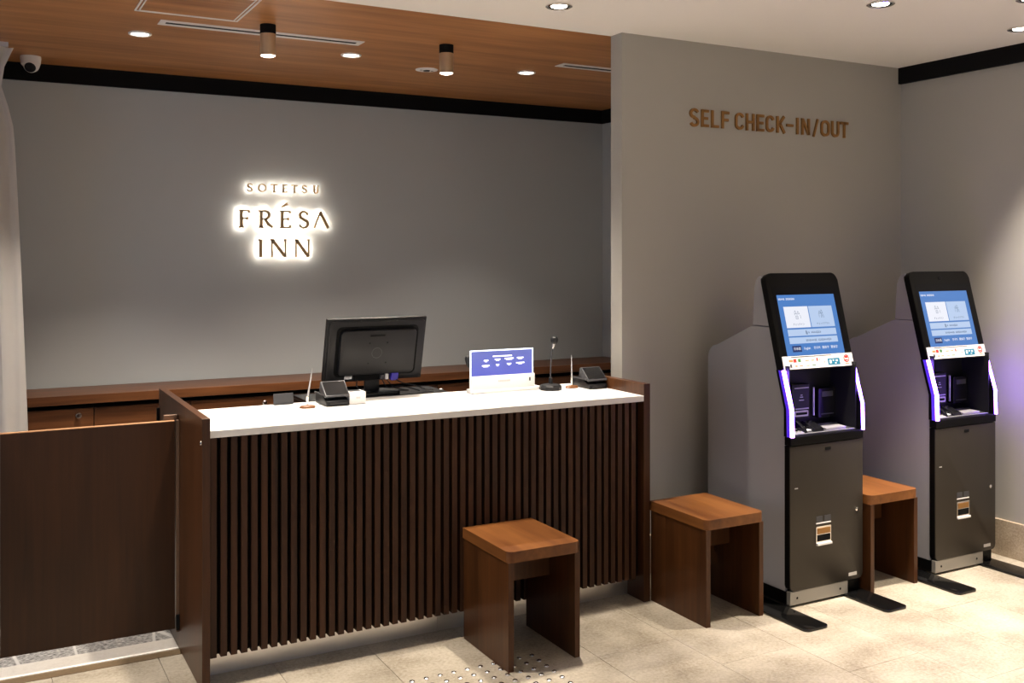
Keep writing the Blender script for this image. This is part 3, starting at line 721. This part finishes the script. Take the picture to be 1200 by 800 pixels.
    obj('key_plate', K(prism([(3.512, .803), (3.575, .808), (3.575, .818), (3.514, .807)], 0, 3.395, 3.490)), 'silver', t)
    for q_ in range(4): obj('plate_rib', K(box(3.398 + q_ * .024, 3.404 + q_ * .024, 3.520, 3.570, .8145, .8185)), 'black', t)
    obj('scanner_hood', K(prism([(3.515, .803), (3.525, .822), (3.585, .858), (3.612, .862), (3.612, .806)], 0, 3.495, 3.512, bev=.002)), 'plasticg', t)
    obj('scanner_arm', K(prism([(3.520, .803), (3.525, .818), (3.600, .845), (3.612, .84), (3.612, .806)], 0, 3.560, 3.625, bev=.003)), 'plasticg', t)
    obj('scanner_bed', K(box(3.520, 3.556, 3.535, 3.560, .806, .8125, .001)), 'paper', t)
    obj('scanner_glass', K(prism([(3.640, 3.525), (3.775, 3.525), (3.795, 3.600), (3.650, 3.600)], 2, .804, .8135)), 'silver', t, 'pale scanner window in the tray')
    obj('glass_frame', K(box(3.636, 3.800, 3.603, 3.608, .806, .820)), 'greyp', t)
    obj('tray_trim', K(box(3.385, 3.812, 3.503, 3.507, .799, .8055)), 'silver', t)
    # lower front
    obj('front_lip', K(box(A, B, 3.472, 3.513, .760, .799, .002)), 'kblack', t)
    d = obj('service_door', K(prism(rrect(A, B, .075, .756, .028, 6, (1, 1, 0, 0)), 1, 3.475, 3.482, bev=.0015)), 'kdoor', t, smooth=True)
    obj('door_case', K(prism(rrect(A + .001, B - .001, .077, .756, .026, 6, (1, 1, 0, 0)), 1, 3.4822, 3.513)), 'kblack', t)
    obj('badge', K(box(3.583, 3.620, 3.4735, 3.4752, .722, .736)), 'black', d)
    obj('lock', lathe([(0, 0), (.0095, 0), (.0095, .003), (.006, .0045), (0, .0045)], 20), 'chrome', d, smooth=True, loc=(3.794 - KX, 3.475 - KY, .415), rot=(R(90), 0, 0))
    obj('door_mark', K(box(3.388, 3.408, 3.4742, 3.4752, .555, .560)), 'silver', d)
    cs = obj('coin_return', K(prism(rrect(3.522, 3.619, .272, .362, .004), 1, 3.471, 3.476)), 'chrome', t, 'polished steel coin return frame')
    obj('return_opening', K(box(3.529, 3.613, 3.4695, 3.4712, .292, .322)), 'black', cs)
    obj('return_flap', K(box(3.529, 3.613, 3.4685, 3.4712, .326, .354, .001)), 'brass', cs)
    obj('return_lip', K(box(3.524, 3.619, 3.462, 3.4712, .273, .284, .001)), 'white', cs)
    obj('slot_cover', K(box(3.524, 3.565, 3.4725, 3.476, .384, .410)), 'greyp', d); obj('slot_cover', K(box(3.577, 3.619, 3.4725, 3.476, .384, .410)), 'greyp', d)
    obj('slot_cover', K(box(3.524, 3.619, 3.472, 3.476, .374, .3795)), 'white', d, 'thin white line under the two small windows')
    obj('maker_label', K(box(3.740, 3.795, 3.4742, 3.4752, .054 + .04, .070 + .04)), 'silver', d)
    br = obj('base_bracket', K(box(A + .001, 3.735, 3.476, 3.50, .012, .074, .001)), 'zinc', t)
    for x in (3.405, 3.685): obj('bracket_screw', lathe([(0, 0), (.006, 0), (.005, .0015), (0, .002)], 12), 'black', br, loc=(x - KX, 3.476 - KY, .042), rot=(R(90), 0, 0))
    obj('base_plate', K(box(A, B, 3.50, 4.07, .012, .070)), 'kblack', t)
    for a, b in ((3.205, 3.345), (3.710, 3.852)):
        obj('foot', K(prism(rrect(a, b, 3.215, 4.10, .025), 2, 0, .012, bev=.002)), 'foot', t, smooth=True)
    return t
k1 = make_kiosk()
k2 = copy_tree(k1); k2.location = (KX + 1.005, KY, 0); k2['label'] = 'right self check-in kiosk, next to the stone-skirted right wall'

# ------------------------------------------------------------------ things on the counter
CT = .985
def pen_set(x, y, label, lean):
    t = thing('pen_stand', label, 'pen stand', (x, y, CT), 'desk pens in wooden stands')
    bm = lathe([(0, 0), (.036, 0), (.036, .006), (.031, .010), (0, .010)], 8); 
    for v in bm.verts: v.co.y *= .75
    obj('wooden_base', bm, 'stooltop', t)
    obj('holder', lathe([(0, .010), (.004, .010), (.004, .026), (.0065, .032), (.0065, .05), (.004, .052), (0, .052)], 14), 'chrome', t, smooth=True)
    obj('pen', tube([(0, 0, .045), (lean[0] * .2, 0, .07), (lean[0] * .6, 0, .12), (lean[0], 0, lean[1])], [.0035, .004, .0028, .0012], 10), 'silver', t, smooth=True)
pen_set(1.285, 4.262, 'pen on a wooden stand at the left end of the counter beside the small terminal', (.022, .172))
pen_set(2.655, 4.275, 'pen on a wooden stand between the microphone and the right terminal', (-.002, .165))
def terminal(x, y, label):
    t = thing('desk_terminal', label, 'terminal', (x, y, CT), 'black desktop terminals')
    obj('base', prism([(0, .004), (.004, 0), (.165, 0), (.17, .01), (.165, .045), (.10, .060), (.075, .050), (.03, .028), (.006, .024)], 0, -.052, .052, bev=.003), 'plastic', t, smooth=True)
    obj('front_slot', box(-.040, .040, -.004, .006, .009, .018, .001), 'plasticg', t)
    s = obj('screen_housing', prism([(.012, .038), (.006, .046), (.078, .104), (.090, .100), (.10, .058)], 0, -.056, .056, bev=.0025), 'greyp', t, smooth=True)
    n = Vector((0, -.627, .779)); a = Vector((0, .006, .046)); b = Vector((0, .078, .104)); bm = bmesh.new()
    q = [bm.verts.new(a.lerp(b, u) + Vector((x_, 0, 0)) + n * .0008) for u, x_ in ((.07, -.051), (.07, .051), (.95, .051), (.95, -.051))]; bm.faces.new(q)
    obj('display_glass', bm, 'plasticg', s, 'dark glossy tilted screen')
    obj('side_arm', box(-.060, -.055, .02, .16, .045, .052), 'greyp', t)
    return t
terminal(1.418, 4.242, 'black terminal with a tilted screen left of the small white box')
terminal(2.748, 4.17, 'black terminal with a tilted screen at the right end of the counter')
t = thing('white_box', 'small white box device on the counter in front of the monitor', 'box', (1.514, 4.255, CT))
obj('case', box(-.039, .039, 0, .075, 0, .056, .004), 'white', t, smooth=True)
obj('top_inset', box(-.028, .024, .02, .06, .0555, .058, .001), 'greyp', t)
obj('front_logo', box(-.008, .012, -.0008, .001, .026, .034), 'silver', t)
t = thing('card_holder', 'small dark upright plate at the back edge of the counter left of the pen', 'card holder', (1.218, 4.405, CT))
obj('plate', box(-.045, .045, 0, .004, .0, .050, .001), 'greyp', t)
obj('foot', box(-.04, .04, -.004, .022, 0, .003), 'greyp', t)

# translucent display
t = thing('display_panel', 'glowing blue translucent display in a white base on the counter', 'display', (2.275, 4.30, CT))
TT = lambda bm: (bm.transform(Matrix.Translation((-2.275, -4.30, -CT))), bm)[1]
obj('stand_plate', TT(box(2.100, 2.455, 4.300, 4.318, .990, 1.069, .003)), 'white', t, smooth=True)
obj('foot_plate', TT(box(2.112, 2.487, 4.296, 4.375, .985, 1.003, .004)), 'white', t, smooth=True)
p = obj('clear_panel', TT(box(2.104, 2.445, 4.306, 4.312, 1.069, 1.188)), 'dpanel', t, 'clear panel glowing blue with white writing')
obj('top_edge', TT(box(2.104, 2.445, 4.3055, 4.3125, 1.1885, 1.1935)), 'glassedge', t)
for x in (2.1025, 2.4455): obj('side_edge', TT(box(x - .0022, x + .0022, 4.3055, 4.3125, 1.069, 1.193)), 'glassedge', t)
def dt(body, x, z, size, m='dtext', par=p, y=4.3052, xs=1): text('panel_text', body, size, m, par, (x - 2.275, y - 4.30, z - CT), (R(90), 0, 0), .0002, 'CENTER', xs)
def bars(lst, m, par, y, ya=.0004):
    for x0, x1, z0, z1 in lst: obj('panel_print', TT(box(x0, x1, y - ya, y, z0, z1)), m, par)
bars([(2.222, 2.328, 1.159, 1.1645)], 'dtext', p, 4.3058)
for xc, zc, w1, w2 in ((2.185, 1.142, .024, .012), (2.248, 1.145, .030, .018), (2.312, 1.147, .050, .034), (2.374, 1.148, .036, .022),
                       (2.183, 1.117, .040, .026), (2.248, 1.119, .018, .010), (2.312, 1.121, .024, .012), (2.374, 1.123, .046, .022)):
    bars([(xc - w1 / 2, xc + w1 / 2, zc - .0015, zc + .004), (xc - w2 / 2, xc + w2 / 2, zc - .006, zc - .0035)], 'dtext', p, 4.3058)
sp = [c for c in COL.objects if c.name.startswith('stand_plate')][-1]
bars([(2.250 + k * .0095, 2.2565 + k * .0095, 1.0365, 1.0455) for k in range(7)], 'silver', sp, 4.2999)
bars([(2.421, 2.430, 1.033, 1.050)], 'greyp', sp, 4.2999)
t = thing('gooseneck_microphone', 'black gooseneck microphone on a round base right of the glowing display', 'microphone', (2.523, 4.262, CT), 'counter microphones')
obj('base', lathe([(0, 0), (.054, 0), (.056, .004), (.056, .018), (.050, .026), (.016, .032), (0, .032)], 10), 'plastic', t)
obj('neck_collar', lathe([(0, .03), (.011, .03), (.009, .060), (0, .062)], 16), 'plastic', t, smooth=True)
obj('gooseneck', tube(curve_pts([(0, 0, .055), (.002, .002, .12), (.006, 0, .18), (.012, -.004, .215)]), .0032, 10), 'greyp', t, smooth=True)
obj('silver_collar', tube([(.011, -.003, .206), (.014, -.006, .228)], [.0045, .0075], 14), 'silver', t, smooth=True)
obj('foam_head', lathe([(0, -.021), (.010, -.018), (.017, -.008), (.019, .003), (.016, .013), (.009, .019), (0, .021)], 20, (.016, -.010, .247)), 'plastic', t, smooth=True)
t = thing('small_microphone', 'small black microphone rising behind the left edge of the glowing display', 'microphone', (2.19, 4.398, CT), 'counter microphones')
obj('base', lathe([(0, 0), (.020, 0), (.020, .010), (0, .014)], 20), 'plastic', t, smooth=True)
obj('gooseneck', tube(curve_pts([(0, 0, .012), (-.012, 0, .05), (-.035, 0, .09), (-.052, 0, .125)]), .004, 10), 'plastic', t, smooth=True)
obj('foam_head', tube(curve_pts([(-.048, 0, .118), (-.054, 0, .138), (-.060, 0, .160), (-.064, 0, .178)], 4), [.006] + [.010, .012, .013, .013, .0135, .014, .014, .014, .013, .010, .006, .002], 14), 'plastic', t, smooth=True)

# riser behind the counter with the monitor on it
t = thing('monitor_riser', 'low black riser box behind the counter carrying the monitor', 'riser', (1.69, 4.56, .74))
obj('riser_body', box(-.35, .35, -.12, .115, 0, .235, .003), 'plasticg', t)
obj('riser_top', box(-.352, .352, -.122, .117, .2352, .248, .002), 'plasticg', t)
t = thing('monitor', 'black computer monitor seen from behind above the counter', 'monitor', (1.690, 4.545, .988), rot=(0, 0, R(2)))
tilt = R(-14)
RM = Matrix.Translation((0, -.005, .062)) @ Matrix.Rotation(R(13.5), 4, 'X')
def mp(bm): bm.transform(RM); return bm
obj('screen_bezel', mp(box(-.255, .255, .0, .020, 0, .315, .004)), 'plastic', t, smooth=True)
obj('screen_glass', mp(box(-.243, .243, .0202, .0215, .018, .302)), 'plasticg', t)
bk = obj('back_shell', mp(prism(rrect(-.190, .196, .042, .262, .022), 1, -.030, .0005, bev=.005)), 'plastic', t, smooth=True)
obj('shell_groove', mp(prism(rrect(-.206, .212, .030, .278, .026), 1, -.0095, -.0078)), 'black', bk)
bm = prism(rrect(-.245, .247, .012, .303, .02), 1, -.008, .0005, bev=.004)
obj('back_panel', mp(bm), 'kdoor' if False else 'greyback' if False else 'plastic', t, smooth=True)
obj('vent_slot', mp(box(-.045, .03, -.032, -.0295, .232, .241, .001)), 'black', bk)
obj('round_logo', mp(lathe([(.017, 0), (.019, 0), (.019, .0008), (.017, .0008), (.017, 0)], 24)), 'greyp', bk) if False else None
o = obj('round_logo', lathe([(.024, 0), (.0262, 0), (.0262, .0008), (.024, .0008), (.024, 0)], 28), 'greyp', bk); o.matrix_local = RM @ Matrix.Translation((-.005, -.0302, .150)) @ Matrix.Rotation(R(90), 4, 'X')
for sx in (-1, 1):
    for z in (.10, .20): 
        o = obj('mount_hole', lathe([(0, 0), (.004, 0), (.004, .0006), (0, .0006)], 10), 'black', bk); o.matrix_local = RM @ Matrix.Translation((sx * .045, -.0302, z)) @ Matrix.Rotation(R(90), 4, 'X')
obj('rating_label', mp(box(-.150, -.112, -.0095, -.0080, .018, .040)), 'paper', t, 'small white label')
obj('port_panel', mp(box(-.10, .13, -.012, -.003, .010, .040, .002)), 'black', t)
obj('cable_plug', mp(box(.052, .068, -.030, -.010, .012, .040, .003)), 'white', t); obj('cable_plug', mp(box(.028, .048, -.026, -.010, .014, .036, .003)), 'greyp', t)
obj('cable_plug', mp(box(.080, .118, -.034, -.010, .006, .044, .004)), 'pcb', t, 'blue plug')
obj('stand_neck', box(-.036, .040, .004, .022, .012, .135, .004), 'plastic', t, smooth=True)
obj('stand_base', prism(rrect(-.13, .13, -.085, .085, .06), 2, 0, .012, bev=.003), 'plasticg', t, smooth=True)
for pts in ([(.10, -.03, .075), (.13, -.05, .05), (.20, -.06, .032), (.26, -.03, .010), (.30, -.06, .006)],
            [(.06, -.03, .07), (.09, -.06, .03), (.16, -.07, .012), (.10, -.085, .018)],
            [(.038, -.03, .07), (.06, -.05, .03), (.14, -.03, .03), (.22, -.07, .006)],
            [(-.08, -.01, .07), (-.09, -.03, .04), (-.06, -.05, .02), (-.03, -.05, .016)]):
    obj('cable', tube(curve_pts(pts), .003, 8), 'plastic', t, smooth=True)
